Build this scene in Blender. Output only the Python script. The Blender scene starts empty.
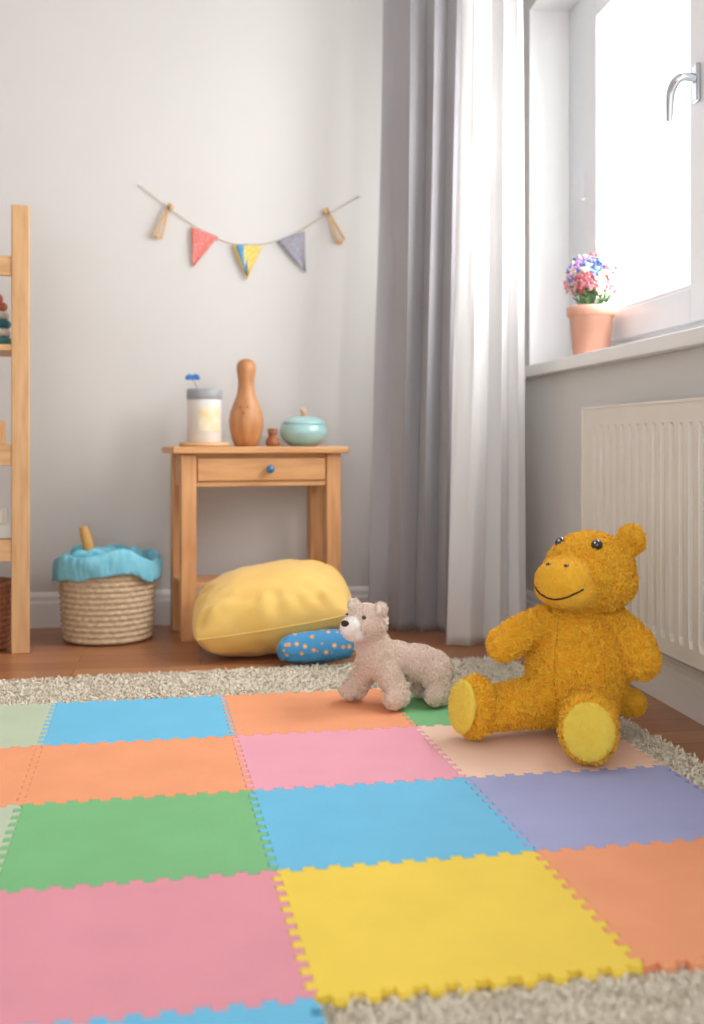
import bpy, bmesh, math, random
import numpy as np
from mathutils import Vector, Matrix, Euler, noise
from mathutils.bvhtree import BVHTree
random.seed(7); np.random.seed(7)
S = bpy.context.scene
S.view_settings.view_transform = 'Standard'
COL = S.collection
R8 = math.radians(8)

# ------------------------------------------------------------ helpers
def lin(c):
    out = []
    for v in c[:3]:
        v = v/255.0
        out.append(v/12.92 if v <= 0.04045 else ((v+0.055)/1.055)**2.4)
    return (*out, 1.0)

def newmat(name):
    m = bpy.data.materials.new(name); m.use_nodes = True
    nt = m.node_tree
    return m, nt, nt.nodes['Principled BSDF']

def mat(name, c, rough=0.6, c2=None, nscale=6.0, bump=0.0, bscale=80.0, metallic=0.0,
        stretch=(1,1,1), sheen=0.0, bdist=0.002, sss=0.0, coat=0.0, vor=False, spec=None):
    m, nt, b = newmat(name)
    b.inputs['Roughness'].default_value = rough
    b.inputs['Metallic'].default_value = metallic
    if spec is not None: b.inputs['Specular IOR Level'].default_value = spec
    if sheen: b.inputs['Sheen Weight'].default_value = sheen
    if coat: b.inputs['Coat Weight'].default_value = coat
    tc = nt.nodes.new('ShaderNodeTexCoord'); mp = nt.nodes.new('ShaderNodeMapping')
    mp.inputs['Scale'].default_value = stretch
    nt.links.new(tc.outputs['Object'], mp.inputs['Vector'])
    n = nt.nodes.new('ShaderNodeTexNoise'); n.inputs['Scale'].default_value = nscale
    n.inputs['Detail'].default_value = 5
    nt.links.new(mp.outputs[0], n.inputs['Vector'])
    r = nt.nodes.new('ShaderNodeValToRGB')
    if c2 is None: c2 = tuple(v*0.93 for v in c)
    r.color_ramp.elements[0].color = lin(c2); r.color_ramp.elements[1].color = lin(c)
    r.color_ramp.elements[0].position = 0.3; r.color_ramp.elements[1].position = 0.7
    nt.links.new(n.outputs['Fac'], r.inputs['Fac'])
    nt.links.new(r.outputs['Color'], b.inputs['Base Color'])
    if bump:
        if vor:
            t = nt.nodes.new('ShaderNodeTexVoronoi'); t.inputs['Scale'].default_value = bscale
            o = t.outputs['Distance']
        else:
            t = nt.nodes.new('ShaderNodeTexNoise'); t.inputs['Scale'].default_value = bscale
            t.inputs['Detail'].default_value = 3; o = t.outputs['Fac']
        nt.links.new(mp.outputs[0], t.inputs['Vector'])
        bp = nt.nodes.new('ShaderNodeBump'); bp.inputs['Strength'].default_value = bump
        bp.inputs['Distance'].default_value = bdist
        if vor: bp.invert = True
        nt.links.new(o, bp.inputs['Height']); nt.links.new(bp.outputs[0], b.inputs['Normal'])
    return m

def wood(name, c, c2, axis=2, scale=9):
    st = [1, 1, 1]; st = [5 if i != axis else 0.5 for i in range(3)]
    return mat(name, c, 0.45, c2, nscale=scale, bump=0.15, bscale=30, stretch=st, bdist=0.001)

def obj(name, me, m=None, parent=None, smooth=False):
    o = bpy.data.objects.new(name, me); COL.objects.link(o)
    if m is not None:
        for k in (m if isinstance(m, (list, tuple)) else [m]): me.materials.append(k)
    if smooth:
        me.polygons.foreach_set('use_smooth', [True]*len(me.polygons))
    if parent: o.parent = parent
    return o

def empty(name, loc=(0,0,0), rz=0):
    e = bpy.data.objects.new(name, None); COL.objects.link(e)
    e.location = loc; e.rotation_euler = (0, 0, rz); e.empty_display_size = 0.05
    return e

def bm_box(bm, lo, hi, M=None, mi=0):
    vs = [bm.verts.new((x, y, z)) for z in (lo[2], hi[2]) for y in (lo[1], hi[1]) for x in (lo[0], hi[0])]
    if M is not None:
        for v in vs: v.co = M @ v.co
    for f in ((0,2,3,1),(4,5,7,6),(0,1,5,4),(2,6,7,3),(0,4,6,2),(1,3,7,5)):
        bm.faces.new([vs[i] for i in f]).material_index = mi

def fin(bm, name, m=None, parent=None, smooth=False, bevel=0, seg=2):
    bmesh.ops.recalc_face_normals(bm, faces=bm.faces[:])
    me = bpy.data.meshes.new(name); bm.to_mesh(me); bm.free()
    o = obj(name, me, m, parent, smooth)
    if bevel:
        b = o.modifiers.new('bev', 'BEVEL'); b.width = bevel; b.segments = seg
        b.limit_method = 'ANGLE'; b.angle_limit = math.radians(40)
    return o

def boxes(name, lst, m, parent=None, bevel=0.002):
    bm = bmesh.new()
    for lo, hi in lst: bm_box(bm, lo, hi)
    return fin(bm, name, m, parent, bevel=bevel)

def lathe(name, prof, m, parent=None, loc=(0,0,0), seg=48, rfun=None):
    bm = bmesh.new(); rings = []
    for k, (r, z) in enumerate(prof):
        ring = []
        for i in range(seg):
            a = 2*math.pi*i/seg
            rr = r + (rfun(a, z, k) if rfun else 0)
            ring.append(bm.verts.new((rr*math.cos(a), rr*math.sin(a), z)))
        rings.append(ring)
    for a, b in zip(rings, rings[1:]):
        for i in range(seg):
            bm.faces.new((a[i], a[(i+1) % seg], b[(i+1) % seg], b[i]))
    if prof[0][0] > 1e-5: bm.faces.new(rings[0][::-1])
    if prof[-1][0] > 1e-5: bm.faces.new(rings[-1])
    bmesh.ops.remove_doubles(bm, verts=bm.verts[:], dist=1e-6)
    o = fin(bm, name, m, parent, smooth=True); o.location = loc
    return o

def tube(name, pts, r, m, parent=None, radii=None):
    cu = bpy.data.curves.new(name, 'CURVE'); cu.dimensions = '3D'
    cu.bevel_depth = r; cu.bevel_resolution = 4; cu.use_fill_caps = True; cu.resolution_u = 8
    sp = cu.splines.new('NURBS'); sp.points.add(len(pts)-1)
    for i, p in enumerate(pts):
        sp.points[i].co = (*p, 1)
        if radii: sp.points[i].radius = radii[i]
    sp.use_endpoint_u = True; sp.order_u = 3
    o = bpy.data.objects.new(name+'_c', cu); COL.objects.link(o)
    bpy.context.view_layer.update()
    dg = bpy.context.evaluated_depsgraph_get()
    me = bpy.data.meshes.new_from_object(o.evaluated_get(dg)); me.name = name
    bpy.data.objects.remove(o); me.materials.clear()
    return obj(name, me, m, parent, smooth=True)

def ball(bm, c, r, rot=None, sub=3):
    if not hasattr(r, '__len__'): r = (r, r, r)
    M = Matrix.Translation(c)
    if rot is not None: M = M @ rot
    M = M @ Matrix.Diagonal((*r, 1))
    bmesh.ops.create_icosphere(bm, subdivisions=sub, radius=1, matrix=M)

def cap(bm, p0, r0, p1, r1, n=9):
    p0, p1 = Vector(p0), Vector(p1)
    for i in range(n):
        t = i/(n-1); ball(bm, p0.lerp(p1, t), r0+(r1-r0)*t, sub=2)

def remesh(bm, name, m, parent, voxel=0.005, smooth=10, disp=0.0, nsc=0.008):
    me = bpy.data.meshes.new(name); bm.to_mesh(me); bm.free()
    o = bpy.data.objects.new(name+'_t', me); COL.objects.link(o)
    r = o.modifiers.new('r', 'REMESH'); r.mode = 'VOXEL'; r.voxel_size = voxel
    s = o.modifiers.new('s', 'SMOOTH'); s.iterations = smooth; s.factor = 0.5
    if disp:
        u = o.modifiers.new('u', 'SUBSURF'); u.levels = 1
        t = bpy.data.textures.new(name, 'CLOUDS'); t.noise_scale = nsc; t.noise_depth = 0
        d = o.modifiers.new('d', 'DISPLACE'); d.texture = t; d.strength = disp; d.mid_level = 0.5
    bpy.context.view_layer.update()
    dg = bpy.context.evaluated_depsgraph_get()
    me2 = bpy.data.meshes.new_from_object(o.evaluated_get(dg)); me2.name = name
    bpy.data.objects.remove(o); me2.materials.clear()
    return obj(name, me2, m, parent, smooth=True)

def ribbons(name, P, N, length, width, m, parent, curl=0.8):
    n = len(P)
    rnd = np.random.normal(size=(n, 3)); T = np.cross(N, rnd); T /= np.linalg.norm(T, axis=1)[:, None]+1e-9
    W = np.cross(N, T)
    L = length*np.random.uniform(0.6, 1.3, (n, 1)); w = width*np.random.uniform(0.7, 1.3, (n, 1))*0.5
    a = P - N*0.001
    b = P + N*L*0.6 + T*L*0.35*curl
    c = P + N*L*(1.0-0.35*curl) + T*L*0.9*curl
    V = np.stack([a-W*w, a+W*w, b+W*w, b-W*w, c+W*w*0.6, c-W*w*0.6], 1).reshape(-1, 3)
    base = np.arange(n)[:, None]*6
    F = np.concatenate([base+np.array([[0, 1, 2, 3]]), base+np.array([[3, 2, 4, 5]])], 1).reshape(-1, 4)
    me = bpy.data.meshes.new(name)
    me.vertices.add(len(V)); me.vertices.foreach_set('co', V.astype(np.float32).ravel())
    me.loops.add(F.size); me.loops.foreach_set('vertex_index', F.astype(np.int32).ravel())
    me.polygons.add(len(F)); me.polygons.foreach_set('loop_start', np.arange(0, F.size, 4, dtype=np.int32))
    me.polygons.foreach_set('loop_total', np.full(len(F), 4, dtype=np.int32))
    me.update(calc_edges=True); me.validate()
    return obj(name, me, m, parent, smooth=True)

def fuzz(o, n, length, width, m, name='fuzz'):
    me = o.data; me.calc_loop_triangles()
    co = np.empty(len(me.vertices)*3, np.float32); me.vertices.foreach_get('co', co); co = co.reshape(-1, 3)
    t = np.empty(len(me.loop_triangles)*3, np.int32); me.loop_triangles.foreach_get('vertices', t); t = t.reshape(-1, 3)
    A, B, C = co[t[:, 0]], co[t[:, 1]], co[t[:, 2]]
    cr = np.cross(B-A, C-A); ar = np.linalg.norm(cr, axis=1); nn = cr/(ar[:, None]+1e-12)
    idx = np.random.choice(len(t), n, p=ar/ar.sum())
    u = np.random.rand(n, 1); v = np.random.rand(n, 1); k = (u+v) > 1; u[k] = 1-u[k]; v[k] = 1-v[k]
    P = A[idx]+(B[idx]-A[idx])*u+(C[idx]-A[idx])*v
    f = ribbons(name, P, nn[idx], length, width, m, o.parent)
    return f

def bvh(o):
    me = o.data
    return BVHTree.FromPolygons([v.co.copy() for v in me.vertices], [tuple(p.vertices) for p in me.polygons])

def cast(tree, frm, to):
    frm, to = Vector(frm), Vector(to)
    h = tree.ray_cast(frm, (to-frm).normalized())
    return (h[0], h[1]) if h[0] is not None else (to, (frm-to).normalized())

def ground(e, parts, z):
    """rest the parts of a soft toy on height z"""
    mn = min(min(v.co.z for v in p.data.vertices) for p in parts)
    e.location.z = z-mn

# ------------------------------------------------------------ camera
cam = bpy.data.cameras.new('camera'); co = bpy.data.objects.new('camera', cam); COL.objects.link(co)
cam.sensor_fit = 'VERTICAL'; cam.sensor_height = 36; cam.lens = 36*1080/1024
cam.shift_y = -72/1024
co.location = (0, 0, 0.75); co.rotation_euler = (math.radians(90), 0, -R8)
cam.dof.use_dof = True; cam.dof.focus_distance = 2.65; cam.dof.aperture_fstop = 2.2
cam.clip_start = 0.05
S.camera = co

# ------------------------------------------------------------ room
XW, YB = 1.327, 4.46
XL, ZC, Y0 = -2.4, 2.85, -1.2
m_wall = mat('wall_paint', (219, 217, 214), 0.85, (216, 214, 211), nscale=2, bump=0.05, bscale=250, bdist=0.0006)
m_white = mat('white_paint_and_glare', (244, 243, 241), 0.35, (240, 239, 237), nscale=3)
m_ceil = mat('ceiling_paint', (240, 240, 240), 0.9)

m_floor, nt, b = newmat('oak_floorboards')
tc = nt.nodes.new('ShaderNodeTexCoord'); mp = nt.nodes.new('ShaderNodeMapping')
nt.links.new(tc.outputs['Object'], mp.inputs['Vector'])
br = nt.nodes.new('ShaderNodeTexBrick'); br.inputs['Scale'].default_value = 1
br.inputs['Brick Width'].default_value = 1.1; br.inputs['Row Height'].default_value = 0.11
br.inputs['Mortar Size'].default_value = 0.0015; br.inputs['Color1'].default_value = lin((190, 132, 90))
br.inputs['Color2'].default_value = lin((166, 110, 74)); br.inputs['Mortar'].default_value = lin((80, 50, 34))
br.offset = 0.37
nt.links.new(mp.outputs[0], br.inputs['Vector'])
mp2 = nt.nodes.new('ShaderNodeMapping'); mp2.inputs['Scale'].default_value = (1.2, 22, 1)
nt.links.new(tc.outputs['Object'], mp2.inputs['Vector'])
nz = nt.nodes.new('ShaderNodeTexNoise'); nz.inputs['Scale'].default_value = 3; nz.inputs['Detail'].default_value = 8
nt.links.new(mp2.outputs[0], nz.inputs['Vector'])
rp = nt.nodes.new('ShaderNodeValToRGB'); rp.color_ramp.elements[0].color = (0.55, 0.5, 0.45, 1); rp.color_ramp.elements[1].color = (1.15, 1.12, 1.1, 1)
nt.links.new(nz.outputs['Fac'], rp.inputs['Fac'])
mx = nt.nodes.new('ShaderNodeMix'); mx.data_type = 'RGBA'; mx.blend_type = 'MULTIPLY'; mx.inputs[0].default_value = 0.8
nt.links.new(br.outputs['Color'], mx.inputs[6]); nt.links.new(rp.outputs['Color'], mx.inputs[7])
nt.links.new(mx.outputs[2], b.inputs['Base Color']); b.inputs['Roughness'].default_value = 0.33
boxes('floor', [((XL, Y0, -0.06), (XW, YB, 0))], m_floor, bevel=0)
boxes('ceiling', [((XL, Y0, ZC), (XW, YB, ZC+0.06))], m_ceil, bevel=0)
boxes('wall_back', [((XL, YB, 0), (XW, YB+0.1, ZC))], m_wall, bevel=0)
boxes('wall_left', [((XL-0.1, Y0, 0), (XL, YB, ZC))], m_wall, bevel=0)
WY0, WY1, WZ0, WZ1 = 2.15, 4.25, 1.0, 2.5
TX = 1.58
wr_ = boxes('wall_right', [((XW, Y0, 0), (TX, YB+0.1, WZ0)), ((XW, Y0, WZ1), (TX, YB+0.1, ZC)),
                     ((XW, WY1, WZ0), (TX, YB+0.1, WZ1)), ((XW, Y0, WZ0), (TX, WY0, WZ1))], m_wall, bevel=0)
wr_.data.materials.append(m_white)  # window reveal whitened: daylight glare on it is painted into the colour
for p in wr_.data.polygons:
    c, n_ = p.center, p.normal
    if abs(n_.x) < 0.1 and XW < c.x < TX and ((abs(c.y-WY1) < 0.01) or (abs(c.y-WY0) < 0.01) or abs(c.z-WZ1) < 0.01): p.material_index = 1

def baseboard(name, p0, p1, nrm):
    prof = [(0, 0), (0.018, 0), (0.018, 0.095), (0.013, 0.105), (0.013, 0.122), (0.006, 0.135), (0, 0.14)]
    bm = bmesh.new(); rr = []
    for p in (p0, p1):
        rr.append([bm.verts.new((p[0]+nrm[0]*a, p[1]+nrm[1]*a, z)) for a, z in prof])
    for i in range(len(prof)):
        j = (i+1) % len(prof); bm.faces.new((rr[0][i], rr[0][j], rr[1][j], rr[1][i]))
    bm.faces.new(rr[0]); bm.faces.new(rr[1][::-1])
    return fin(bm, name, m_white)
baseboard('baseboard_back', (XL, YB), (XW-0.018, YB), (0, -1))
baseboard('baseboard_right', (XW, YB), (XW, Y0), (-1, 0))
baseboard('baseboard_left', (XL, Y0), (XL, YB-0.018), (1, 0))

# ------------------------------------------------------------ window
win = empty('window_1', (1.5, 3.25, 1.7))
def wbox(name, lo, hi, m=m_white, bevel=0.004):
    off = Vector((1.5, 3.25, 1.7))
    return boxes(name, [(tuple(Vector(lo)-off), tuple(Vector(hi)-off))], m, win, bevel)
m_upvc = mat('window_frame_white', (238, 240, 243), 0.3, (234, 236, 240))
SZ = 1.045
boxes('windowsill', [((1.285, 2.09, 1.0), (XW, 4.29, SZ)), ((XW, WY0, 1.0), (1.52, WY1, SZ))], m_white, bevel=0.004)
FX0, FX1 = 1.495, 1.565
wbox('frame_far', (FX0, 4.05, SZ), (FX1, WY1, WZ1), m_upvc); wbox('frame_near', (FX0, WY0, SZ), (FX1, 2.23, WZ1), m_upvc)
wbox('frame_bottom', (FX0, 2.23, SZ), (FX1, 4.05, SZ+0.07), m_upvc); wbox('frame_top', (FX0, 2.23, WZ1-0.07), (FX1, 4.05, WZ1), m_upvc)
def sash(tag, y0, y1):
    z0, z1 = SZ+0.06, WZ1-0.06; x0, x1 = 1.468, 1.53; w = 0.105
    wbox(tag+'_stile_a', (x0, y1-w-0.02, z0), (x1, y1, z1), m_upvc); wbox(tag+'_stile_b', (x0, y0, z0), (x1, y0+w, z1), m_upvc)
    wbox(tag+'_rail_bottom', (x0, y0+w, z0), (x1, y1-w-0.02, z0+w), m_upvc); wbox(tag+'_rail_top', (x0, y0+w, z1-w), (x1, y1-w-0.02, z1), m_upvc)
    wbox(tag+'_bead', (x0+0.01, y0+w, z0+w), (x1-0.01, y1-w-0.02, z0+w+0.015), m_upvc)
    return (y0+w, y1-w-0.02, z0+w, z1-w)
m_glass, nt, b = newmat('window_glass')
nt.nodes.remove(b); tr = nt.nodes.new('ShaderNodeBsdfTransparent'); gl = nt.nodes.new('ShaderNodeBsdfGlossy')
gl.inputs['Roughness'].default_value = 0.02; ms = nt.nodes.new('ShaderNodeMixShader'); ms.inputs[0].default_value = 0.06
nt.links.new(tr.outputs[0], ms.inputs[1]); nt.links.new(gl.outputs[0], ms.inputs[2])
nt.links.new(ms.outputs[0], nt.nodes['Material Output'].inputs['Surface'])
for tag, y0, y1 in (('sash_1', 2.99, 4.00), ('sash_2', 2.20, 2.97)):
    g = sash(tag, y0, y1)
    wbox(tag+'_glass', (1.503, g[0]-0.01, g[2]-0.01), (1.507, g[1]+0.01, g[3]+0.01), m_glass, 0)
off = Vector((1.5, 3.25, 1.7))
m_chrome = mat('brushed_steel', (200, 203, 208), 0.22, (185, 188, 192), metallic=1.0)
HY = -0.065
def wp(x, y, z): return tuple(Vector((x, y+HY, z))-off)
wbox('handle_plate', (1.455, 3.085+HY, 1.755), (1.469, 3.125+HY, 1.87), m_chrome, 0.006)
tube('handle_lever', [wp(1.46, 3.105, 1.825), wp(1.43, 3.105, 1.83), wp(1.405, 3.11, 1.825), wp(1.395, 3.13, 1.80), wp(1.395, 3.14, 1.765), wp(1.395, 3.142, 1.705)],
     0.013, m_chrome, win, radii=[1.1, 1.0, 1.1, 1.1, 1.0, 0.8])
wbox('hinge_1', (1.455, 3.99, 1.68), (1.48, 4.02, 1.79), m_upvc, 0.005)
wbox('hinge_2', (1.455, 3.99, 1.22), (1.48, 4.02, 1.30), m_upvc, 0.005)

# ------------------------------------------------------------ radiator
rad = empty('radiator', (1.25, 2.6, 0.5))
o = Vector((1.25, 2.6, 0.5))
m_rad = mat('radiator_enamel', (236, 229, 219), 0.4, (232, 225, 215))
bm = bmesh.new()
ya, yb, za, zb = 1.7, 3.367, 0.175, 0.852
pitch = 0.056; n = int((yb-ya-0.05)/pitch); prof = [(ya, 0.0)]
y = ya+0.03
for i in range(n):
    prof += [(y, 0.0), (y+0.008, 0.017), (y+0.020, 0.017), (y+0.028, 0.0)]
    y += pitch
prof.append((yb, 0.0))
zs = [(za, 0), (za+0.045, 0), (za+0.065, 1), (zb-0.075, 1), (zb-0.055, 0), (zb, 0)]
grid = [[bm.verts.new((1.228+dx*k-o.x, yy-o.y, z-o.z)) for yy, dx in prof] for z, k in zs]
for a, bb in zip(grid, grid[1:]):
    for i in range(len(a)-1): bm.faces.new((a[i], a[i+1], bb[i+1], bb[i]))
fin(bm, 'front_panel', m_rad, rad)
def rb(name, lo, hi, bv=0.003, m=m_rad): return boxes(name, [(tuple(Vector(lo)-o), tuple(Vector(hi)-o))], m, rad, bv)
rb('back_panel', (1.285, ya, za), (1.297, yb, zb-0.01))
rb('side_cover', (1.226, yb-0.002, za), (1.30, yb+0.006, zb), 0.002)
rb('side_cover_near', (1.226, ya-0.006, za), (1.30, ya+0.002, zb), 0.002)
rb('bottom_lip', (1.228, ya, za-0.003), (1.25, yb, za+0.004), 0.001)
gl_ = [((1.226-o.x, ya-o.y, zb-0.004-o.z), (1.24-o.x, yb-o.y, zb+0.004-o.z)), ((1.286-o.x, ya-o.y, zb-0.004-o.z), (1.30-o.x, yb-o.y, zb+0.004-o.z))]
yy = ya
while yy < yb:
    gl_.append(((1.24-o.x, yy-o.y, zb-0.004-o.z), (1.286-o.x, yy+0.012-o.y, zb+0.002-o.z))); yy += 0.024
boxes('top_grille', gl_, m_rad, rad, 0)
for k, yy in enumerate((1.95, 3.2)):
    rb('bracket_%d' % k, (1.295, yy, 0.3), (XW-0.001, yy+0.04, 0.75), 0.002)
rb('valve_body', (1.25, yb+0.006, 0.76), (1.275, yb+0.03, 0.785), 0.004, m_chrome)

# ------------------------------------------------------------ rug
m_rug = mat('shag_rug_wool', (232, 222, 204), 0.95, (212, 201, 180), nscale=40, bump=0.6, bscale=150, bdist=0.004)
rug = empty('shag_rug', (1.03, 3.56, 0), math.radians(5))
RW, RL = 2.9, 2.75
boxes('backing', [((-RW, -RL, 0.0005), (0, 0, 0.010))], m_rug, rug, 0.004)
MR = math.radians(2.85); K = 0.967
TW, TD = 0.475*K, 0.437*K
MO = Vector((0.064*K, 3.188*K, 0))
def mat_world(u, v):
    c, s = math.cos(MR), math.sin(MR)
    return (MO.x+u*c+v*s, MO.y+u*s-v*c)
n = 320000
px = -np.random.rand(n)*RW; py = -np.random.rand(n)*RL
c5, s5 = math.cos(math.radians(5)), math.sin(math.radians(5))
wx = 1.03+px*c5-py*s5; wy = 3.56+px*s5+py*c5
dx = wx-MO.x; dy = wy-MO.y; cm, sm = math.cos(MR), math.sin(MR)
u = dx*cm+dy*sm; v = -(-dx*sm+dy*cm)
cu_ = np.floor(u/TW); rv = np.floor(v/TD)
inside = (cu_ >= -2) & (cu_ <= 1) & (rv >= 0) & (rv <= 3)
inside |= (cu_ >= -2) & (cu_ <= -1) & (rv == 4)
k = (~inside) & (wy > 0.9) & (wx > -1.9)
P = np.stack([px[k], py[k], np.full(k.sum(), 0.009)], 1)
Nn = np.random.normal(size=P.shape)*0.4; Nn[:, 2] = 1; Nn /= np.linalg.norm(Nn, axis=1)[:, None]
m_tuft = mat('shag_rug_yarn', (246, 238, 222), 0.95, (228, 218, 197), nscale=25)
ribbons('pile', P, Nn, 0.0125, 0.0038, m_tuft, rug, 1.0)

# ------------------------------------------------------------ puzzle mat
puz = empty('foam_puzzle_mat', (0, 0, 0))
cols = {'blue': (112, 198, 236), 'orange': (248, 166, 120), 'green': (126, 195, 134), 'pink': (234, 156, 170),
        'peach': (249, 212, 188), 'lilac': (168, 174, 218), 'yellow': (250, 218, 80), 'sage': (196, 210, 182), 'pinkl': (242, 168, 186)}
fm = {k: mat('eva_foam_'+k, v, 0.7, tuple(x*0.97 for x in v), nscale=8, bump=0.35, bscale=180, bdist=0.0012, spec=0.4) for k, v in cols.items()}
layout = {(-2, 0): 'sage', (-1, 0): 'blue', (0, 0): 'orange', (1, 0): 'green',
          (-2, 1): 'orange', (-1, 1): 'orange', (0, 1): 'pinkl', (1, 1): 'peach',
          (-2, 2): 'sage', (-1, 2): 'green', (0, 2): 'blue', (1, 2): 'lilac',
          (-2, 3): 'blue', (-1, 3): 'pink', (0, 3): 'yellow', (1, 3): 'orange',
          (-2, 4): 'yellow', (-1, 4): 'blue'}
def edge(a, b):
    rev = b < a
    if rev: a, b = b, a
    A = Vector((a[0]*TW, a[1]*TD)); B = Vector((b[0]*TW, b[1]*TD)); D = B-A; L = D.length; D.normalize(); Nn = Vector((-D.y, D.x))
    nt_, am = 10, 0.0080; p = 0.94/nt_; pts = [A]
    for i in range(nt_):
        s = 0.03+i*p
        for t, q in ((0.10, -0.7), (0.26, -1), (0.24, 0.7), (0.32, 1), (0.70, 1), (0.77, 0.7), (0.76, -1), (0.94, -0.7)):
            pts.append(A+D*L*(s+t*p)+Nn*am*q)
    if rev: pts = [B]+pts[:0:-1]
    return pts
for k, (c, r) in enumerate(sorted(layout)):
    ns = [(c, r), (c+1, r), (c+1, r+1), (c, r+1)]
    poly = []
    for i in range(4): poly += edge(ns[i], ns[(i+1) % 4])
    ctr = Vector(((c+0.5)*TW, (r+0.5)*TD))
    bm = bmesh.new()
    vt = []
    for q in poly:
        q = ctr+(q-ctr)*0.9975
        w = mat_world(q.x, q.y); vt.append(bm.verts.new((w[0], w[1], 0.0125)))
    f = bm.faces.new(vt)
    ex = bmesh.ops.extrude_face_region(bm, geom=[f])
    for e in ex['geom']:
        if isinstance(e, bmesh.types.BMVert): e.co.z = 0.026
    fin(bm, 'tile_%d' % k, fm[layout[(c, r)]], puz, bevel=0.0012)

# ------------------------------------------------------------ side table
m_pineH = wood('pine_wood_along', (226, 174, 120), (202, 144, 92), axis=0)
m_pineV = wood('pine_wood_upright', (224, 170, 116), (196, 136, 86), axis=2)
TA = math.radians(9); TO = Vector((-0.070, 4.050, 0))
tb = empty('side_table', TO, TA)
W, D = 0.618, 0.30; L_ = 0.058; ZT = 0.725
legs = [(0, 0), (W-L_, 0), (0, D-L_), (W-L_, D-L_)]
for i, (x, y) in enumerate(legs):
    boxes('leg_%d' % i, [((x, y, 0.0), (x+L_, y+L_, ZT-0.028))], m_pineV, tb, 0.004)
boxes('table_top', [((-0.034, -0.028, ZT-0.026), (W+0.024, D+0.006, ZT))], m_pineH, tb, 0.005)
boxes('apron', [((L_, 0.012, 0.575), (W-L_, 0.02, 0.594)), ((L_, 0.012, 0.685), (W-L_, 0.02, ZT-0.028)), ((0.01, L_, 0.575), (0.028, D-L_, ZT-0.028)),
                ((W-0.028, L_, 0.575), (W-0.01, D-L_, ZT-0.028)), ((L_, D-0.03, 0.575), (W-L_, D-0.012, ZT-0.028))], m_pineH, tb, 0.002)
boxes('drawer_front', [((L_+0.004, 0.002, 0.596), (W-L_-0.004, 0.02, 0.683))], m_pineH, tb, 0.004)
boxes('lower_shelf', [((0.01, 0.03, 0.19), (W-0.01, D-0.02, 0.212))], m_pineH, tb, 0.003)
m_knob = mat('knob_blue_glaze', (48, 128, 176), 0.15, (40, 110, 160), coat=0.5)
bm = bmesh.new(); ball(bm, (W*0.54, -0.02, 0.64), 0.016); ball(bm, (W*0.54, -0.005, 0.64), (0.008, 0.016, 0.008))
fin(bm, 'drawer_knob', m_knob, tb, True)

def on_table(x, y):
    return Vector((TO.x+x*math.cos(TA)-y*math.sin(TA), TO.y+x*math.sin(TA)+y*math.cos(TA), ZT+0.0005))
can = empty('storage_canister', on_table(0.108, 0.13))
m_coast = wood('coaster_wood', (232, 192, 144), (212, 162, 114), axis=0)
lathe('coaster', [(0.092, 0), (0.096, 0.004), (0.096, 0.011), (0.092, 0.015), (0.0, 0.015)], m_coast, can)
m_can = mat('canister_ceramic', (236, 233, 228), 0.5)
lathe('body', [(0.060, 0.015), (0.065, 0.019), (0.066, 0.178), (0.064, 0.184), (0, 0.184)], m_can, can)
m_lid = mat('lid_grey', (166, 168, 172), 0.4, (156, 158, 162))
lathe('lid', [(0.067, 0.180), (0.0685, 0.184), (0.0685, 0.214), (0.065, 0.221), (0, 0.223)], m_lid, can)
m_lab = mat('label_print', (238, 232, 214), 0.6, (226, 204, 136), nscale=22)
bm = bmesh.new(); pr = []
for i in range(25):
    a = math.radians(-110+i*3.2); pr.append([bm.verts.new((0.0668*math.cos(a), 0.0668*math.sin(a), z)) for z in (0.06, 0.15)])
for a, bb in zip(pr, pr[1:]): bm.faces.new((a[0], bb[0], bb[1], a[1]))
fin(bm, 'label', m_lab, can, True)
m_bfly = mat('paper_blue', (60, 140, 205), 0.5, (40, 110, 180))
tube('wire_stem', [(-0.02, 0, 0.215), (-0.035, 0, 0.238), (-0.045, -0.01, 0.262)], 0.0018, m_lid, can)
bm = bmesh.new()
for sx, a in ((1, 0.5), (-1, -0.4)):
    ball(bm, (-0.045+sx*0.014, -0.012, 0.266), (0.016, 0.004, 0.011), Matrix.Rotation(a, 4, 'Y'), 2)
ball(bm, (-0.045, -0.012, 0.261), (0.005, 0.005, 0.010), None, 2)
fin(bm, 'butterfly', m_bfly, can, True)

m_sk = wood('skittle_wood', (206, 148, 98), (176, 116, 70), axis=2, scale=6)
sk = empty('wooden_skittle', on_table(0.275, 0.15))
prof = [(0.0, 0), (0.040, 0), (0.046, 0.004), (0.056, 0.03), (0.066, 0.07), (0.068, 0.10), (0.062, 0.135), (0.047, 0.175), (0.036, 0.205), (0.032, 0.235),
        (0.032, 0.262), (0.036, 0.285), (0.038, 0.303), (0.036, 0.322), (0.026, 0.335), (0.012, 0.341), (0, 0.342)]
lathe('body', prof, m_sk, sk)
m_dk = mat('painted_dot_dark', (70, 45, 30), 0.5)
bm = bmesh.new()
for x, z in ((-0.024, 0.15), (0.002, 0.152), (-0.012, 0.128)):
    rr = np.interp(z, [p[1] for p in prof], [p[0] for p in prof]); ball(bm, (x, -math.sqrt(max(rr*rr-x*x, 0)), z), (0.0035, 0.0015, 0.0035), None, 2)
fin(bm, 'face_dots', m_dk, sk, True)
fg = empty('small_wooden_figure', on_table(0.372, 0.11))
m_fg = mat('walnut_wood', (170, 106, 64), 0.5, (140, 82, 48), nscale=20)
lathe('body', [(0, 0), (0.022, 0), (0.027, 0.008), (0.028, 0.02), (0.022, 0.033), (0.014, 0.040), (0.017, 0.046), (0.019, 0.055), (0.013, 0.066), (0, 0.070)], m_fg, fg)
bm = bmesh.new()
for s in (-1, 1): ball(bm, (s*0.014, 0, 0.064), 0.006, None, 2)
fin(bm, 'ears', m_fg, fg, True)
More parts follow.
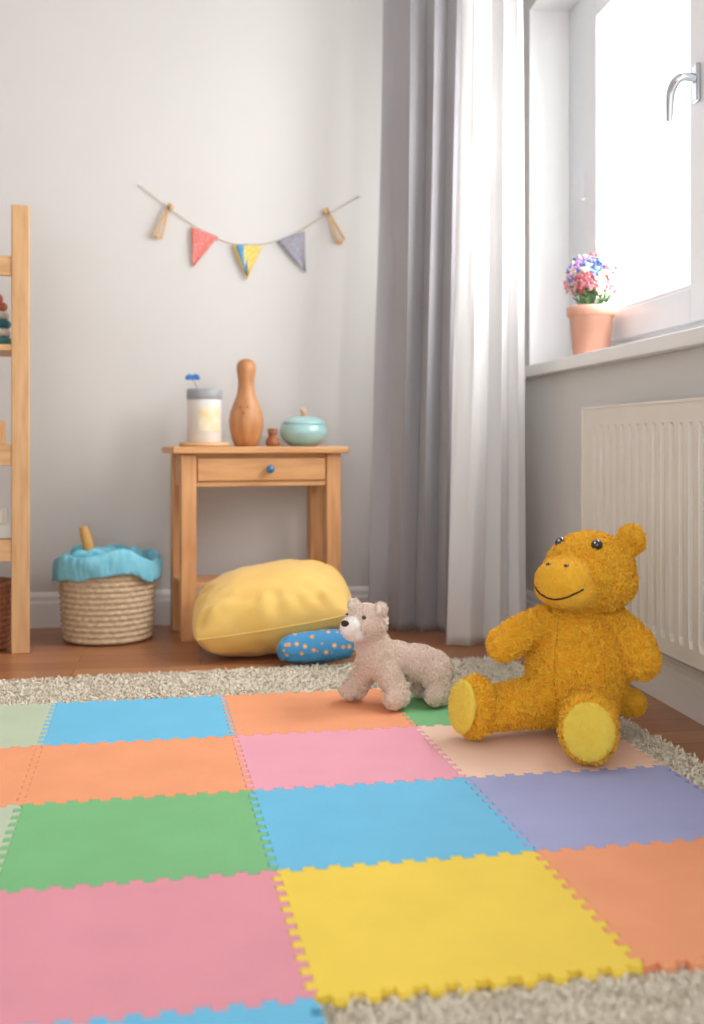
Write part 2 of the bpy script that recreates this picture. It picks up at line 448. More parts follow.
pt = empty('lidded_sugar_pot', on_table(0.504, 0.14))
m_tq = mat('turquoise_glaze', (170, 208, 206), 0.2, (148, 196, 198), nscale=18, coat=0.6)
lathe('bowl', [(0, 0), (0.05, 0), (0.058, 0.004), (0.082, 0.022), (0.095, 0.047), (0.0955, 0.062), (0.090, 0.080), (0.085, 0.087), (0, 0.087)], m_tq, pt)
lathe('lid', [(0.087, 0.086), (0.088, 0.089), (0.079, 0.102), (0.055, 0.114), (0.02, 0.121), (0, 0.122)], m_tq, pt)
lathe('lid_knob', [(0.007, 0.118), (0.006, 0.127), (0.012, 0.134), (0.013, 0.142), (0.008, 0.150), (0, 0.151)], m_coast, pt)

# ------------------------------------------------------------ open shelf at left
a9 = math.radians(9)
sh = empty('wooden_shelf_unit', (-0.593, 3.915, 0), a9)
SWd, SDp, SH = 0.80, 0.32, 1.575; pw = 0.062
m_shV = wood('shelf_pine_upright', (222, 178, 128), (196, 148, 98), axis=2)
m_shH = wood('shelf_pine_board', (222, 178, 128), (196, 148, 98), axis=0)
for i, (x, y) in enumerate(((-pw, 0), (-SWd, 0), (-pw, SDp-pw), (-SWd, SDp-pw))):
    boxes('post_%d' % i, [((x, y, 0), (x+pw, y+pw*0.75, SH))], m_shV, sh, 0.004)
for i, (z, t) in enumerate(((1.395, 0.03), (1.085, 0.022), (0.735, 0.03), (0.40, 0.03))):
    boxes('board_%d' % i, [((-SWd+0.005, 0.006, z-t), (-0.005, SDp-0.02, z))], m_shH, sh, 0.002)
boxes('front_rail', [((-SWd+pw, 0.004, 0.325), (-pw, 0.026, 0.372)), ((-SWd+pw, 0.004, 1.325), (-pw, 0.026, 1.366)), ((-SWd+pw, 0.004, 0.66), (-pw, 0.026, 0.706))], m_shH, sh, 0.002)
def on_shelf(x, y, z):
    return Vector((-0.593+x*math.cos(a9)-y*math.sin(a9), 3.915+x*math.sin(a9)+y*math.cos(a9), z+0.0005))
st = empty('stacking_ring_toy', on_shelf(-0.110, 0.09, 1.085))
zz = 0.0
for i, (c, rr) in enumerate((((70, 130, 130), 0.055), ((222, 214, 196), 0.050), ((50, 110, 120), 0.048), ((214, 206, 190), 0.044), ((190, 110, 84), 0.036))):
    mm = mat('ring_%d_paint' % i, c, 0.4)
    pf = [(0.008, zz)]+[(rr-0.014+0.014*math.sin(t*math.pi/8), zz+0.015-0.015*math.cos(t*math.pi/8)) for t in range(9)]+[(0.008, zz+0.03)]
    lathe('ring_%d' % i, pf, mm, st); zz += 0.031
bm = bmesh.new(); ball(bm, (0, 0, zz+0.012), 0.02); fin(bm, 'top_ball', mat('ring_top', (190, 90, 70), 0.4), st, True)
tyb = empty('toy_blocks', on_shelf(-0.11, 0.08, 0.40))
for i, (x, z, c) in enumerate(((0.03, 0, (236, 236, 230)), (-0.03, 0, (200, 210, 215)), (0.0, 0.052, (245, 240, 225)))):
    boxes('block_%d' % i, [((x-0.025, -0.02, z), (x+0.025, 0.03, z+0.05))], mat('block_%d_paint' % i, c, 0.5), tyb, 0.005)
bx = empty('storage_box', on_shelf(-0.15, 0.15, 0.735))
boxes('body', [((-0.07, -0.08, 0), (0.055, 0.08, 0.012)), ((-0.07, -0.08, 0.012), (0.055, -0.074, 0.085)), ((-0.07, 0.074, 0.012), (0.055, 0.08, 0.085)), ((-0.07, -0.074, 0.012), (-0.064, 0.074, 0.085)), ((0.049, -0.074, 0.012), (0.055, 0.074, 0.085))], m_shH, bx, 0.001)

def weave(name, loc, r0, r1, h, N, rows, m, amp=0.006, par=None):
    e = par or empty(name, loc)
    prof = [(0, 0.0)]; nr = rows*4
    for i in range(nr+1):
        t = i/nr; prof.append((r0+(r1-r0)*(t**0.8), 0.004+h*t))
    prof += [(r1-0.012, h+0.006), (r1-0.02, h-0.02), (r0-0.03, 0.02), (0, 0.02)]
    def rf(a, z, k):
        if k == 0 or k > nr+1: return 0
        row = (k-1)/4.0
        coil = abs(math.sin(math.pi*row))
        st_ = abs(math.sin(N*a/2+(math.floor(row) % 2)*math.pi/2))
        return amp*(coil*0.5+0.9*coil*st_) - amp*0.5
    lathe('basket_body', prof, m, e, seg=N*5, rfun=rf)
    return e
m_wick = mat('jute_rope', (220, 198, 168), 0.9, (190, 162, 128), nscale=60, bump=0.5, bscale=220)
m_wick2 = mat('brown_wicker', (176, 116, 84), 0.8, (136, 86, 60), nscale=60)
weave('wicker_basket', on_shelf(-0.17, 0.13, 0.001), 0.10, 0.12, 0.24, 26, 12, m_wick2)

# ------------------------------------------------------------ jute basket with blue liner
bk = weave('jute_basket', (-0.345, 4.16, 0.001), 0.158, 0.178, 0.270, 30, 13, m_wick, 0.009)
m_lin = mat('liner_blue_fabric', (136, 206, 224), 0.9, (116, 190, 212), nscale=20, bump=0.4, bscale=60, bdist=0.004)
bm = bmesh.new(); seg = 240; prof = [(0.10, 0.17), (0.150, 0.22), (0.162, 0.268), (0.168, 0.300), (0.180, 0.320), (0.191, 0.318), (0.198, 0.302), (0.200, 0.278), (0.199, 0.255), (0.197, 0.236)]
rings = []
for k, (r, z) in enumerate(prof):
    ring = []
    for i in range(seg):
        a = 2*math.pi*i/seg; q = Vector((math.cos(a)*2.2, math.sin(a)*2.2, 0))
        w = min(1, k/4)
        lift = (noise.noise(q*0.6+Vector((3, 1, 0)))+0.1)*0.050*w*(1 if 2 < k < 7 else 0.8)
        fold = noise.noise(Vector((q.x*2.5, q.y*2.5, z*18)))*0.009*w + noise.noise(Vector((q.x*7, q.y*7, z*45)))*0.006*w
        if k >= len(prof)-2: lift += noise.noise(q*1.2)*0.014
        rr = max(r+fold, 0.189) if k > 6 else r+fold
        ring.append(bm.verts.new((rr*math.cos(a), rr*math.sin(a), z+lift)))
    rings.append(ring)
for a, bb in zip(rings, rings[1:]):
    for i in range(seg): bm.faces.new((a[i], a[(i+1) % seg], bb[(i+1) % seg], bb[i]))
ln = fin(bm, 'fabric_liner', m_lin, bk, True)
sm_ = ln.modifiers.new('sub', 'SUBSURF'); sm_.levels = 1; sm_.render_levels = 1
so = ln.modifiers.new('sol', 'SOLIDIFY'); so.thickness = 0.002
bm = bmesh.new()
for q in range(40):
    a = random.random()*6.28; r = random.random()*0.12; ball(bm, (r*math.cos(a), r*math.sin(a), 0.25+random.random()*0.075), (0.042, 0.034, 0.018), Euler((random.random()*1.2, random.random()*1.2, a)).to_matrix().to_4x4(), 2)
fc = remesh(bm, 'folded_cloth', m_lin, bk, 0.006, 4, 0.008, 0.03)
tube('wooden_stick', [(-0.045, 0.0, 0.22), (-0.06, -0.01, 0.31), (-0.078, -0.02, 0.385), (-0.088, -0.02, 0.425)], 0.021, mat('toy_wood_yellow', (222, 172, 100), 0.5, (198, 144, 76)), bk, radii=[1, 1, 1.05, 0.7])

# ------------------------------------------------------------ bunting
bu = empty('bunting_garland', (0.2, YB-0.008, 1.6))
ob = Vector((0.2, YB-0.008, 1.6))
def bp(x, z, y=0): return (x-ob.x, y, z-ob.z)
m_str = mat('jute_string', (206, 188, 160), 0.9)
SP = [(-0.242, 1.782), (-0.178, 1.730), (-0.114, 1.683), (0.0185, 1.595), (0.11, 1.558), (0.19, 1.548), (0.28, 1.560), (0.3654, 1.586), (0.44, 1.635), (0.510, 1.681), (0.657, 1.765)]
tube('string', [bp(*p) for p in SP], 0.0018, m_str, bu)
bm = bmesh.new()
for x, z in (SP[0], SP[2], SP[9], SP[10]):
    bmesh.ops.create_cone(bm, cap_ends=True, segments=12, radius1=0.004, radius2=0.004, depth=0.0125, matrix=Matrix.Translation(bp(x, z, 0.0015)) @ Matrix.Rotation(math.pi/2, 4, 'X'))
fin(bm, 'wall_pins', m_white, bu, True)
def flag(name, c, wd, hh, zc, rot, m):
    bm = bmesh.new(); n = 10
    M = Matrix.Rotation(rot, 4, 'Y')
    g = []
    for j in range(n+1):
        t = j/n; row = []
        for i in range(n+1):
            s = (i/n-0.5)*wd*(1-t)
            q = M @ Vector((s, -0.004-0.006*math.sin(3*t+i*0.4), -t*hh)); row.append(bm.verts.new(Vector(bp(c, zc))+q))
        g.append(row)
    for a, bb in zip(g, g[1:]):
        for i in range(n): bm.faces.new((a[i], a[i+1], bb[i+1], bb[i]))
    bmesh.ops.remove_doubles(bm, verts=bm.verts[:], dist=1e-5)
    f = fin(bm, name, m, bu, True); s_ = f.modifiers.new('s', 'SOLIDIFY'); s_.thickness = 0.0015
    return f
def spots(name, base, dot, sc=60, thr=0.35, dot2=None):
    m, nt, b = newmat(name); b.inputs['Roughness'].default_value = 0.85
    tc = nt.nodes.new('ShaderNodeTexCoord'); v = nt.nodes.new('ShaderNodeTexVoronoi'); v.inputs['Scale'].default_value = sc
    nt.links.new(tc.outputs['Object'], v.inputs['Vector'])
    r = nt.nodes.new('ShaderNodeValToRGB'); r.color_ramp.interpolation = 'CONSTANT'
    r.color_ramp.elements[0].color = lin(dot); r.color_ramp.elements[1].color = lin(base); r.color_ramp.elements[1].position = thr
    if dot2:
        e = r.color_ramp.elements.new(thr*0.5); e.color = lin(dot2)
    nt.links.new(v.outputs['Distance'], r.inputs['Fac']); nt.links.new(r.outputs['Color'], b.inputs['Base Color'])
    return m
flag('flag_red', 0.018, 0.118, 0.150, 1.600, math.radians(18), spots('fabric_red', (222, 128, 120), (240, 180, 168), 90, 0.25))
fb = flag('flag_yellow', 0.19, 0.125, 0.140, 1.548, math.radians(0), spots('fabric_yellow', (232, 200, 104), (248, 224, 150), 70, 0.3))
flag('flag_blue_stripe', 0.168, 0.052, 0.125, 1.5495, math.radians(-10), spots('fabric_blue', (84, 146, 190), (150, 198, 220), 80, 0.3)).location.y = -0.006
flag('flag_grey', 0.372, 0.120, 0.160, 1.592, math.radians(-22), spots('fabric_grey', (166, 160, 166), (225, 205, 210), 75, 0.42, (130, 142, 180)))
m_peg = mat('peg_wood', (224, 188, 140), 0.6, (204, 160, 110))
def peg(name, x, z, ang, ln_=0.13):
    bm = bmesh.new()
    for s, da in ((-1, -0.13), (1, 0.13)):
        M = Matrix.Translation(Vector(bp(x, z, -0.012))) @ Matrix.Rotation(ang+da, 4, 'Y')
        bm_box(bm, (-0.0045, -0.005, -ln_), (0.0045, 0.005, 0.02), M)
    return fin(bm, name, m_peg, bu, bevel=0.0015)
peg('peg_1', -0.128, 1.692, math.radians(20)); peg('peg_2', 0.525, 1.692, math.radians(-24))
bm = bmesh.new(); ball(bm, bp(0.572, 1.572, -0.012), (0.014, 0.008, 0.012)); ball(bm, bp(-0.172, 1.575, -0.012), (0.014, 0.008, 0.01)); ball(bm, bp(-0.116, 1.694, -0.014), 0.012); ball(bm, bp(0.512, 1.694, -0.014), 0.012)
fin(bm, 'wooden_beads', m_peg, bu, True)

# ------------------------------------------------------------ curtains
def curtain(name, p0, p1, q0, q1, zt, zb_, folds, amp, m, seed=0, nu=260, nz=70):
    e = empty(name, (0, 0, 0)); bm = bmesh.new(); g = []
    for j in range(nz+1):
        t = j/nz; z = zt+(zb_-zt)*t; row = []
        A = Vector(p0).lerp(Vector(q0), t**1.2); B = Vector(p1).lerp(Vector(q1), t**1.2)
        D = (B-A); Nn = Vector((-D.y, D.x)).normalized(); Dn = D.normalized()
        for i in range(nu+1):
            s = i/nu; k = s*folds
            kk = k+0.25*math.sin(1.7*k+seed)+0.07*math.sin(2.0*t+k+seed)+0.03*math.sin(5*t+2*k)
            a = amp*(0.72+0.4*math.sin(2.1*k+seed*1.3+0.8*t))*(0.7+0.4*t)
            w = math.sin(2*math.pi*kk)
            w = math.copysign(abs(w)**0.9, w)
            sx = 0.25*amp*math.sin(4*math.pi*kk)
            nn = noise.noise(Vector((s*4, t*2.0, seed)))*0.014+noise.noise(Vector((s*10, t*6, seed)))*0.005
            if t > 0.93: nn += (t-0.93)*0.15*noise.noise(Vector((s*9, t*30, seed)))
            p = A+D*s+Nn*(a*w+nn)+Dn*sx
            row.append(bm.verts.new((p.x, p.y, z)))
        g.append(row)
    for a, bb in zip(g, g[1:]):
        for i in range(nu): bm.faces.new((a[i], a[i+1], bb[i+1], bb[i]))
    c = fin(bm, 'fabric', m, e, True); s_ = c.modifiers.new('s', 'SOLIDIFY'); s_.thickness = 0.002
    return e
def cloth(name, c, c2, transl):
    m = mat(name, c, 0.9, c2, nscale=3, bump=0.15, bscale=400, bdist=0.0008, sheen=0.1)
    nt = m.node_tree; b = nt.nodes['Principled BSDF']; tr = nt.nodes.new('ShaderNodeBsdfTranslucent'); tr.inputs[0].default_value = lin(c)
    ms = nt.nodes.new('ShaderNodeMixShader'); ms.inputs[0].default_value = transl
    nt.links.new(b.outputs[0], ms.inputs[1]); nt.links.new(tr.outputs[0], ms.inputs[2]); nt.links.new(ms.outputs[0], nt.nodes['Material Output'].inputs['Surface'])
    return m
m_cg = cloth('curtain_grey_linen', (178, 175, 178), (171, 168, 171), 0.10)
m_cw = cloth('curtain_white_voile', (246, 245, 244), (241, 240, 240), 0.40)
curtain('grey_curtain', (0.72, 4.27), (1.10, 4.08), (0.665, 4.22), (1.06, 4.04), 2.64, 0.006, 3.5, 0.038, m_cg, 3)
curtain('white_curtain', (0.955, 3.84), (1.165, 3.83), (0.880, 3.83), (1.175, 3.82), 2.64, 0.006, 3, 0.026, m_cw, 8)
rod = empty('curtain_rod', (0, 0, 0))
tube('rod', [(0.6, 4.34, 2.66), (0.95, 4.2, 2.66), (1.12, 3.95, 2.66), (1.17, 3.6, 2.66), (1.17, 2.1, 2.66)], 0.011, m_chrome, rod)
boxes('rod_bracket', [((0.62, 4.33, 2.65), (0.64, YB-0.001, 2.67)), ((1.165, 2.3, 2.65), (XW-0.001, 2.32, 2.67))], m_chrome, rod, 0.002)

# ------------------------------------------------------------ pillow + small blue pillow
def pillow(name, w, h, t, m, M, n=70, wr=0.012, parent=None, pinch=0.10, pw_=0.55, corner=0.0, gather=0.0, ex=3.0):
    bm = bmesh.new(); vs = {}
    def f(i, j, s):
        u = math.sin((i/n*2-1)*math.pi/2); v = math.sin((j/n*2-1)*math.pi/2)
        cr = 1-corner*(u*u*v*v)
        x = u*w/2*(1-pinch*(1-v*v)*abs(u))*cr; y = v*h/2*(1-pinch*(1-u*u)*abs(v))*cr
        th = t/2*((1-abs(u)**ex)*(1-abs(v)**ex))**pw_
        mm_ = max(abs(u), abs(v)); edge_ = mm_**3
        z = s*(th+wr*edge_*(1-mm_**8)*noise.noise(Vector((u*5, v*5, s*3)))*2 + wr*0.5*noise.noise(Vector((u*2, v*2, s*5))) * (th/(t/2)))
        if gather:
            ang = math.atan2(v, u)
            z += s*gather*(mm_**4)*(1-mm_**10)*math.sin(22*ang+3*noise.noise(Vector((u*2, v*2, 1))))
        return Vector((x, y, z))
    for s in (1, -1):
        for i in range(n+1):
            for j in range(n+1):
                if s == -1 and (i in (0, n) or j in (0, n)): vs[(i, j, s)] = vs[(i, j, 1)]; continue
                vs[(i, j, s)] = bm.verts.new(M @ f(i, j, s))
        for i in range(n):
            for j in range(n):
                q = [vs[(i, j, s)], vs[(i+1, j, s)], vs[(i+1, j+1, s)], vs[(i, j+1, s)]]
                bm.faces.new(q if s == 1 else q[::-1])
    o = fin(bm, name, m, parent, True); return o, f
m_yc = mat('cushion_yellow_cotton', (244, 204, 118), 0.9, (238, 194, 102), nscale=5, bump=0.35, bscale=160, bdist=0.002, sheen=0.2)
cu = empty('yellow_cushion', (0.250, 3.81, 0.15), -R8)
M = Matrix.Rotation(math.radians(-8), 4, 'Y') @ Matrix.Rotation(math.radians(12), 4, 'X') @ Matrix.Rotation(math.radians(4), 4, 'Z')
po, pf = pillow('cushion_body', 0.575, 0.44, 0.285, m_yc, M, parent=cu, pinch=0.03, pw_=0.52, corner=0.11, wr=0.020, gather=0.008, ex=2.5)
seam = []
for i in range(71): seam.append(M @ pf(i, 0, 1))
for j in range(1, 71): seam.append(M @ pf(70, j, 1))
for i in range(69, -1, -1): seam.append(M @ pf(i, 70, 1))
for j in range(69, -1, -1): seam.append(M @ pf(0, j, 1))
tube('piping', seam, 0.003, m_yc, cu)
ground(cu, [po], 0.002)

m_bp = spots('blue_print_cotton', (72, 150, 200), (230, 218, 190), 38, 0.30, (232, 166, 90))
bp_ = empty('blue_print_pillow', (0.386, 3.535, 0.05), math.radians(2))
M = Matrix.Rotation(math.radians(-3), 4, 'Y') @ Matrix.Rotation(math.radians(-22), 4, 'X')
po, pf = pillow('pillow_body', 0.290, 0.13, 0.10, m_bp, M, n=40, wr=0.010, parent=bp_, pinch=0.03, corner=0.12, pw_=0.5, gather=0.002)
ground(bp_, [po], 0.011)

# ------------------------------------------------------------ flower pot
fp = empty('potted_flowers', (1.366, 3.655, SZ+0.001)); fp.scale = (0.96, 0.96, 1.0)
m_tc = mat('terracotta_pink', (230, 176, 152), 0.7, (220, 162, 138), nscale=12, bump=0.1)
lathe('pot', [(0, 0), (0.062, 0), (0.066, 0.004), (0.078, 0.135), (0.082, 0.137), (0.088, 0.142), (0.090, 0.168), (0.087, 0.173), (0.080, 0.172), (0.076, 0.15), (0, 0.148)], m_tc, fp)
m_soil = mat('potting_soil', (70, 50, 38), 0.95, (50, 36, 28)); lathe('soil', [(0.076, 0.148), (0.07, 0.158), (0, 0.160)], m_soil, fp)
m_leaf = mat('leaf_green', (110, 156, 96), 0.6, (84, 128, 72))
fcol = [(236, 110, 132), (246, 155, 172), (250, 215, 222), (70, 110, 190), (110, 148, 220), (248, 178, 120), (250, 235, 205), (220, 85, 108), (165, 125, 200)]
fms = [mat('petal_%d' % i, c, 0.6) for i, c in enumerate(fcol)]
bm = bmesh.new(); rng = random.Random(5); heads = []
for i in range(120):
    zf = 1-2*(i+0.5)/120; a = i*2.39996; rr = math.sqrt(1-zf*zf)
    if zf < -0.55: continue
    d = Vector((rr*math.cos(a), rr*math.sin(a), zf)); R = rng.uniform(0.80, 1.0)
    c = Vector((0, 0, 0.270))+Vector((d.x*0.096, d.y*0.096, d.z*0.092))*R; heads.append(c)
    q = d.to_track_quat('Z', 'Y').to_matrix().to_4x4(); mi = 3+rng.randint(0, 1) if (d.z > 0.35 and rng.random() < 0.5) else rng.choice([0, 1, 1, 2, 2, 4, 5, 6, 7, 8])
    for p in range(5):
        ang = p*2*math.pi/5+rng.random()
        Mx = Matrix.Translation(c) @ q @ Matrix.Rotation(ang, 4, 'Z') @ Matrix.Translation((0.010, 0, 0.002)) @ Matrix.Rotation(-0.4, 4, 'Y') @ Matrix.Diagonal((0.012, 0.008, 0.002, 1))
        r_ = bmesh.ops.create_icosphere(bm, subdivisions=1, radius=1, matrix=Mx)
        for v in r_['verts']:
            for f in v.link_faces: f.material_index = mi
    r_ = bmesh.ops.create_icosphere(bm, subdivisions=1, radius=0.004, matrix=Matrix.Translation(c+d*0.003))
    for v in r_['verts']:
        for f in v.link_faces: f.material_index = 6
fin(bm, 'blossoms', fms, fp, True)
bm = bmesh.new()
for c in heads[::2]:
    A = Vector((rng.uniform(-0.03, 0.03), rng.uniform(-0.03, 0.03), 0.155)); D_ = c-A
    q = D_.to_track_quat('Z', 'Y').to_matrix().to_4x4()
    bmesh.ops.create_cone(bm, segments=5, radius1=0.0018, radius2=0.0012, depth=D_.length, matrix=Matrix.Translation(A+D_/2) @ q)
for i in range(60):
    a = rng.random()*6.28; r = rng.uniform(0.02, 0.070); z = rng.uniform(0.185, 0.28)
    Mx = Matrix.Translation((r*math.cos(a), r*math.sin(a), z)) @ Euler((rng.uniform(-0.8, 0.8), rng.uniform(-0.8, 0.8), a)).to_matrix().to_4x4() @ Matrix.Diagonal((0.022, 0.009, 0.0015, 1))
    bmesh.ops.create_icosphere(bm, subdivisions=1, radius=1, matrix=Mx)
fin(bm, 'stems_and_leaves', m_leaf, fp, True)

# ------------------------------------------------------------ big yellow plush (sitting)
m_fur = mat('plush_golden_yellow', (255, 196, 46), 0.95, (250, 176, 26), nscale=60, bump=0.8, bscale=100, bdist=0.005, sheen=0.1, vor=True)
m_fz = mat('plush_golden_pile', (255, 208, 60), 0.95, (255, 186, 34), nscale=60, sheen=0.1)
m_muz = mat('plush_muzzle_yellow', (255, 208, 66), 0.9, (255, 198, 52), nscale=20, bump=0.4, bscale=220, bdist=0.002, sheen=0.1)
m_sole = mat('plush_sole_lemon', (250, 224, 96), 0.9, (246, 214, 76), nscale=20, bump=0.4, bscale=220, bdist=0.002, sheen=0.15)
m_eye = mat('plastic_eye_black', (12, 12, 14), 0.08, (8, 8, 8), coat=1)
m_thr = mat('embroidery_dark', (60, 34, 20), 0.8)
br_ = empty('yellow_plush_bear', (0.928, 2.574, 0.026), -R8)
def rotz_to(d): return d.to_track_quat('Z', 'Y').to_matrix().to_4x4()
def frame(fwd, up_=Vector((0, 0, 1))):
    y = fwd.normalized(); x = y.cross(up_).normalized(); z = x.cross(y)
    return Matrix((x, y, z)).transposed().to_4x4()
bm = bmesh.new()
ball(bm, (0.0, 0.0, 0.150), (0.128, 0.115, 0.140)); ball(bm, (-0.003, 0.0, 0.228), (0.096, 0.090, 0.104)); ball(bm, (0.0, 0.03, 0.10), (0.125, 0.11, 0.10))
cap(bm, (-0.075, -0.01, 0.274), 0.034, (-0.150, -0.035, 0.238), 0.043, 10); cap(bm, (-0.150, -0.035, 0.238), 0.043, (-0.190, -0.045, 0.214), 0.042, 5)
cap(bm, (0.078, -0.01, 0.277), 0.036, (0.122, -0.07, 0.220), 0.047, 10); cap(bm, (0.122, -0.07, 0.220), 0.047, (0.132, -0.085, 0.184), 0.048, 5)
cap(bm, (-0.07, -0.02, 0.075), 0.066, (-0.225, -0.06, 0.060), 0.052)
cap(bm, (0.02, -0.05, 0.075), 0.070, (-0.030, -0.23, 0.062), 0.056)
dL = Vector((-0.86, -0.48, 0.12)).normalized(); dR = Vector((-0.20, -0.97, 0.12)).normalized()
FL = Vector((-0.266, -0.075, 0.070)); FR = Vector((-0.034, -0.275, 0.068))
ball(bm, FL, (0.061, 0.075, 0.042), rotz_to(dL)); ball(bm, FR, (0.064, 0.074, 0.042), rotz_to(dR))
body = remesh(bm, 'body', m_fur, br_, 0.006, 7, 0.0075, 0.009)
# head: broad and rounded, carrying a big bulbous snout turned to the left of the body
hc = Vector((0.026, -0.015, 0.386)); f = Vector((-0.68, -0.73, -0.02)).normalized(); up = Vector((0, 0, 1))
lat = Vector((0.73, -0.68, 0)).normalized()
FR_ = frame(f)
bm = bmesh.new()
ball(bm, hc+up*0.004, (0.108, 0.108, 0.094), FR_); ball(bm, hc+up*-0.022, (0.114, 0.108, 0.074), FR_)
ball(bm, hc+f*0.045-up*0.010, (0.098, 0.080, 0.074), FR_); ball(bm, hc+f*0.075-up*0.018, (0.084, 0.070, 0.062), FR_)
E1 = hc+lat*0.090-f*0.040+up*0.082; E2 = hc-lat*0.076-f*0.085+up*0.048
for E in (E1, E2): ball(bm, E, (0.037, 0.020, 0.038), FR_)
head = remesh(bm, 'head', m_fur, br_, 0.006, 9, 0.0065, 0.009)
bm = bmesh.new()
ball(bm, hc+f*0.120-up*0.008, (0.074, 0.056, 0.052), FR_); ball(bm, hc+f*0.108-up*0.030, (0.080, 0.062, 0.044), FR_)
ball(bm, hc+f*0.110+up*0.006, (0.066, 0.054, 0.044), FR_)
muz = remesh(bm, 'muzzle', m_muz, br_, 0.005, 14, 0.002)
p_ = [body, head, muz]
p_.append(fuzz(body, 56000, 0.007, 0.0024, m_fz, 'body_pile')); fuzz(head, 34000, 0.007, 0.0024, m_fz, 'head_pile')
fuzz(muz, 12000, 0.0035, 0.0017, m_muz, 'muzzle_pile')
for nm, C, d, rx, ry in (('sole_1', FL, dL, 0.052, 0.064), ('sole_2', FR, dR, 0.056, 0.064)):
    bm = bmesh.new(); ball(bm, C+d*0.036, (rx, ry, 0.014), rotz_to(d)); s_ = fin(bm, nm, m_sole, br_, True)
    p_.append(s_); fuzz(s_, 5000, 0.0025, 0.0015, m_sole, nm+'_pile')
bm = bmesh.new(); cap(bm, (0.10, 0.05, 0.060), 0.03, (0.145, 0.04, 0.050), 0.034); tl = remesh(bm, 'tail', m_fur, br_, 0.005, 4, 0.004)
p_.append(fuzz(tl, 4000, 0.006, 0.0022, m_fz, 'tail_pile'))
ground(br_, p_, 0.0265)
th = bvh(head); tm = bvh(muz)
def on(tree, tgt, dirn, o_=0.5): return cast(tree, Vector(tgt)+dirn*o_, tgt)
bm = bmesh.new(); bg_ = bmesh.new()
for s in (1, -1):
    p, nn = on(th, hc+up*0.058+lat*s*0.050, (f+up*0.3).normalized()); ball(bm, p+nn*0.002, 0.0145); ball(bg_, p+nn*0.002+(f*0.9+up*0.45+Vector((0.15, 0, 0))).normalized()*0.0136, 0.0025, None, 2)
fin(bm, 'eyes', m_eye, br_, True); fin(bg_, 'eye_glints', m_white, br_, True)
bm = bmesh.new()
for s in (1, -1):
    p, nn = on(tm, hc+f*0.115+up*0.022+lat*s*0.024, (f+up*0.35).normalized()); ball(bm, p, (0.0068, 0.006, 0.005), None, 2)
fin(bm, 'nostrils', m_eye, br_, True)
pts = []
for t in np.linspace(-1, 1, 21):
    p, nn = on(tm, hc+f*0.085+up*(-0.044+0.026*t*t)+lat*t*0.066, f); pts.append(tuple(p+nn*0.0018))
tube('smile', pts, 0.0022, m_thr, br_)
tbv = bvh(body); pts = []
for z in np.linspace(0.29, 0.07, 16):
    p, nn = on(tbv, (0.0-0.03, 0, z), Vector((-0.45, -0.9, 0)).normalized()); pts.append(tuple(p+nn*0.002))
tube('belly_seam', pts, 0.0018, mat('seam_thread', (222, 152, 30), 0.9), br_)

# ------------------------------------------------------------ small beige plush dog (standing)
m_df = mat('plush_beige', (242, 222, 204), 0.95, (230, 208, 190), nscale=40, bump=0.7, bscale=150, bdist=0.004, sheen=0.2, vor=True)
m_dz = mat('plush_beige_pile', (250, 232, 216), 0.95, (240, 218, 200), nscale=50, sheen=0.2)
m_dm = mat('plush_cream', (253, 250, 245), 0.9, (249, 245, 238), nscale=30, bump=0.3, bscale=220)
dg_ = empty('plush_dog', (0.530, 2.918, 0.026), -R8)
bm = bmesh.new()
ball(bm, (-0.050, -0.010, 0.122), (0.056, 0.054, 0.062)); ball(bm, (0.0, 0.0, 0.118), (0.062, 0.050, 0.048)); ball(bm, (0.058, 0.012, 0.105), (0.068, 0.052, 0.050)); ball(bm, (0.105, 0.022, 0.088), (0.050, 0.050, 0.050))
cap(bm, (-0.055, -0.01, 0.145), 0.050, (-0.078, -0.015, 0.195), 0.040)
cap(bm, (-0.075, 0.015, 0.100), 0.036, (-0.105, 0.035, 0.032), 0.030); cap(bm, (-0.105, 0.035, 0.030), 0.030, (-0.126, 0.022, 0.028), 0.028, 4)
cap(bm, (-0.025, -0.035, 0.095), 0.037, (0.008, -0.062, 0.032), 0.030); cap(bm, (0.008, -0.062, 0.030), 0.030, (-0.008, -0.084, 0.028), 0.028, 4)
cap(bm, (0.108, -0.008, 0.080), 0.044, (0.124, -0.022, 0.030), 0.029); cap(bm, (0.124, -0.022, 0.028), 0.029, (0.104, -0.048, 0.027), 0.027, 4)
cap(bm, (0.085, 0.045, 0.082), 0.042, (0.095, 0.062, 0.030), 0.027); cap(bm, (0.095, 0.062, 0.028), 0.027, (0.07, 0.055, 0.025), 0.025, 4)
cap(bm, (0.140, 0.03, 0.088), 0.016, (0.158, 0.038, 0.072), 0.012, 4)
dc = Vector((-0.080, -0.020, 0.222)); df = Vector((-0.66, -0.75, 0.02)).normalized(); dl = Vector((0.75, -0.66, 0)).normalized()
DF = frame(df)
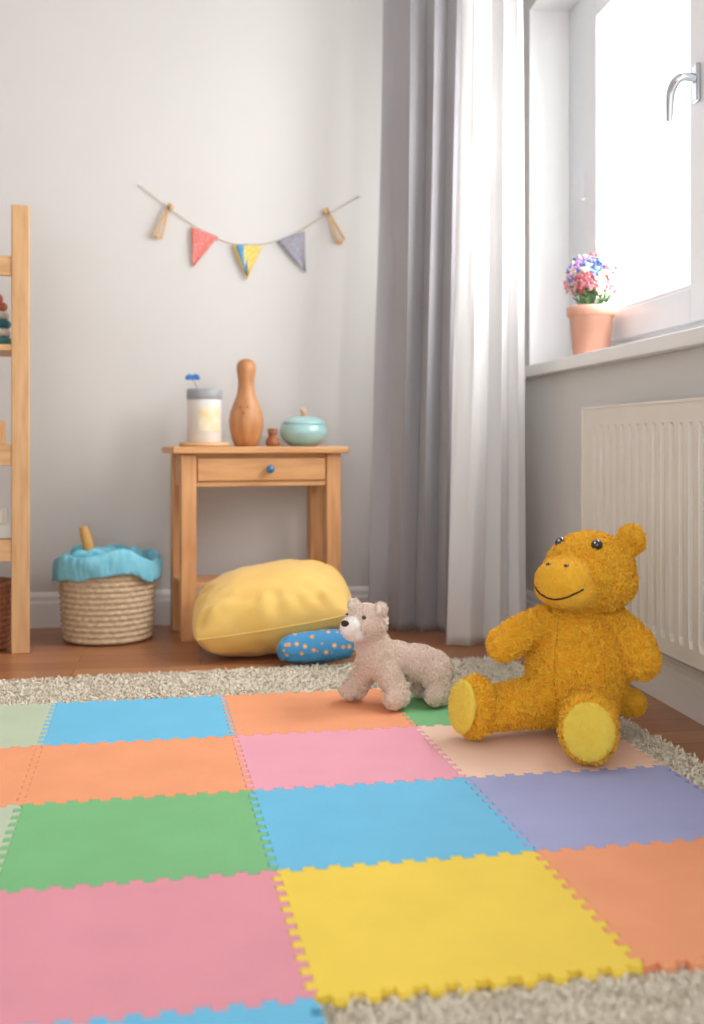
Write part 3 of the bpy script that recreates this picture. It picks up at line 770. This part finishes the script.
ball(bm, dc, (0.060, 0.056, 0.050), DF); ball(bm, dc+df*0.022-up*0.010, (0.052, 0.048, 0.040), DF)
for s in (1, -1): ball(bm, dc+dl*s*0.048-df*0.006+up*0.040, (0.020, 0.013, 0.020), DF)
dbody = remesh(bm, 'body', m_df, dg_, 0.0045, 6, 0.004, 0.007)
dfz = fuzz(dbody, 36000, 0.005, 0.002, m_dz, 'body_pile')
bm = bmesh.new(); ball(bm, dc+df*0.058-up*0.008, (0.032, 0.034, 0.029), DF); ball(bm, dc+df*0.046-up*0.020, (0.038, 0.034, 0.026), DF)
mz_ = remesh(bm, 'muzzle', m_dm, dg_, 0.004, 4, 0.001); fuzz(mz_, 4000, 0.003, 0.0013, m_dm, 'muzzle_pile')
tmz = bvh(mz_)
p, nn = on(tmz, dc+df*0.06+up*0.006, df)
bm = bmesh.new(); ball(bm, p, (0.013, 0.008, 0.009), DF); fin(bm, 'nose', m_thr, dg_, True)
bm = bmesh.new()
for s in (1, -1): ball(bm, dc+dl*s*0.048-df*0.006+up*0.042+df*0.0125, (0.011, 0.003, 0.011), DF)
fin(bm, 'inner_ears', m_dm, dg_, True)
tb_ = bvh(dbody); bm = bmesh.new()
for s in (1, -1):
    p, nn = on(tb_, dc+dl*s*0.030+up*0.020, df); ball(bm, p+df*0.002, 0.0068)
fin(bm, 'eyes', m_eye, dg_, True)
ground(dg_, [dbody, dfz], 0.0262)

# ------------------------------------------------------------ light
w = bpy.data.worlds.new('world'); S.world = w; w.use_nodes = True
bg = w.node_tree.nodes['Background']; bg.inputs[0].default_value = (0.985, 0.99, 1.0, 1); bg.inputs[1].default_value = 1.98
al = bpy.data.lights.new('window_daylight', 'AREA'); al.shape = 'RECTANGLE'; al.size = 3.0; al.size_y = 1.8; al.energy = 240; al.color = (0.99, 0.992, 1.0)
ao = bpy.data.objects.new('window_daylight', al); COL.objects.link(ao); ao.location = (2.0, 2.95, 1.85)
ao.rotation_euler = (Vector((-1, 0.0, -0.12))).to_track_quat('-Z', 'Y').to_euler()
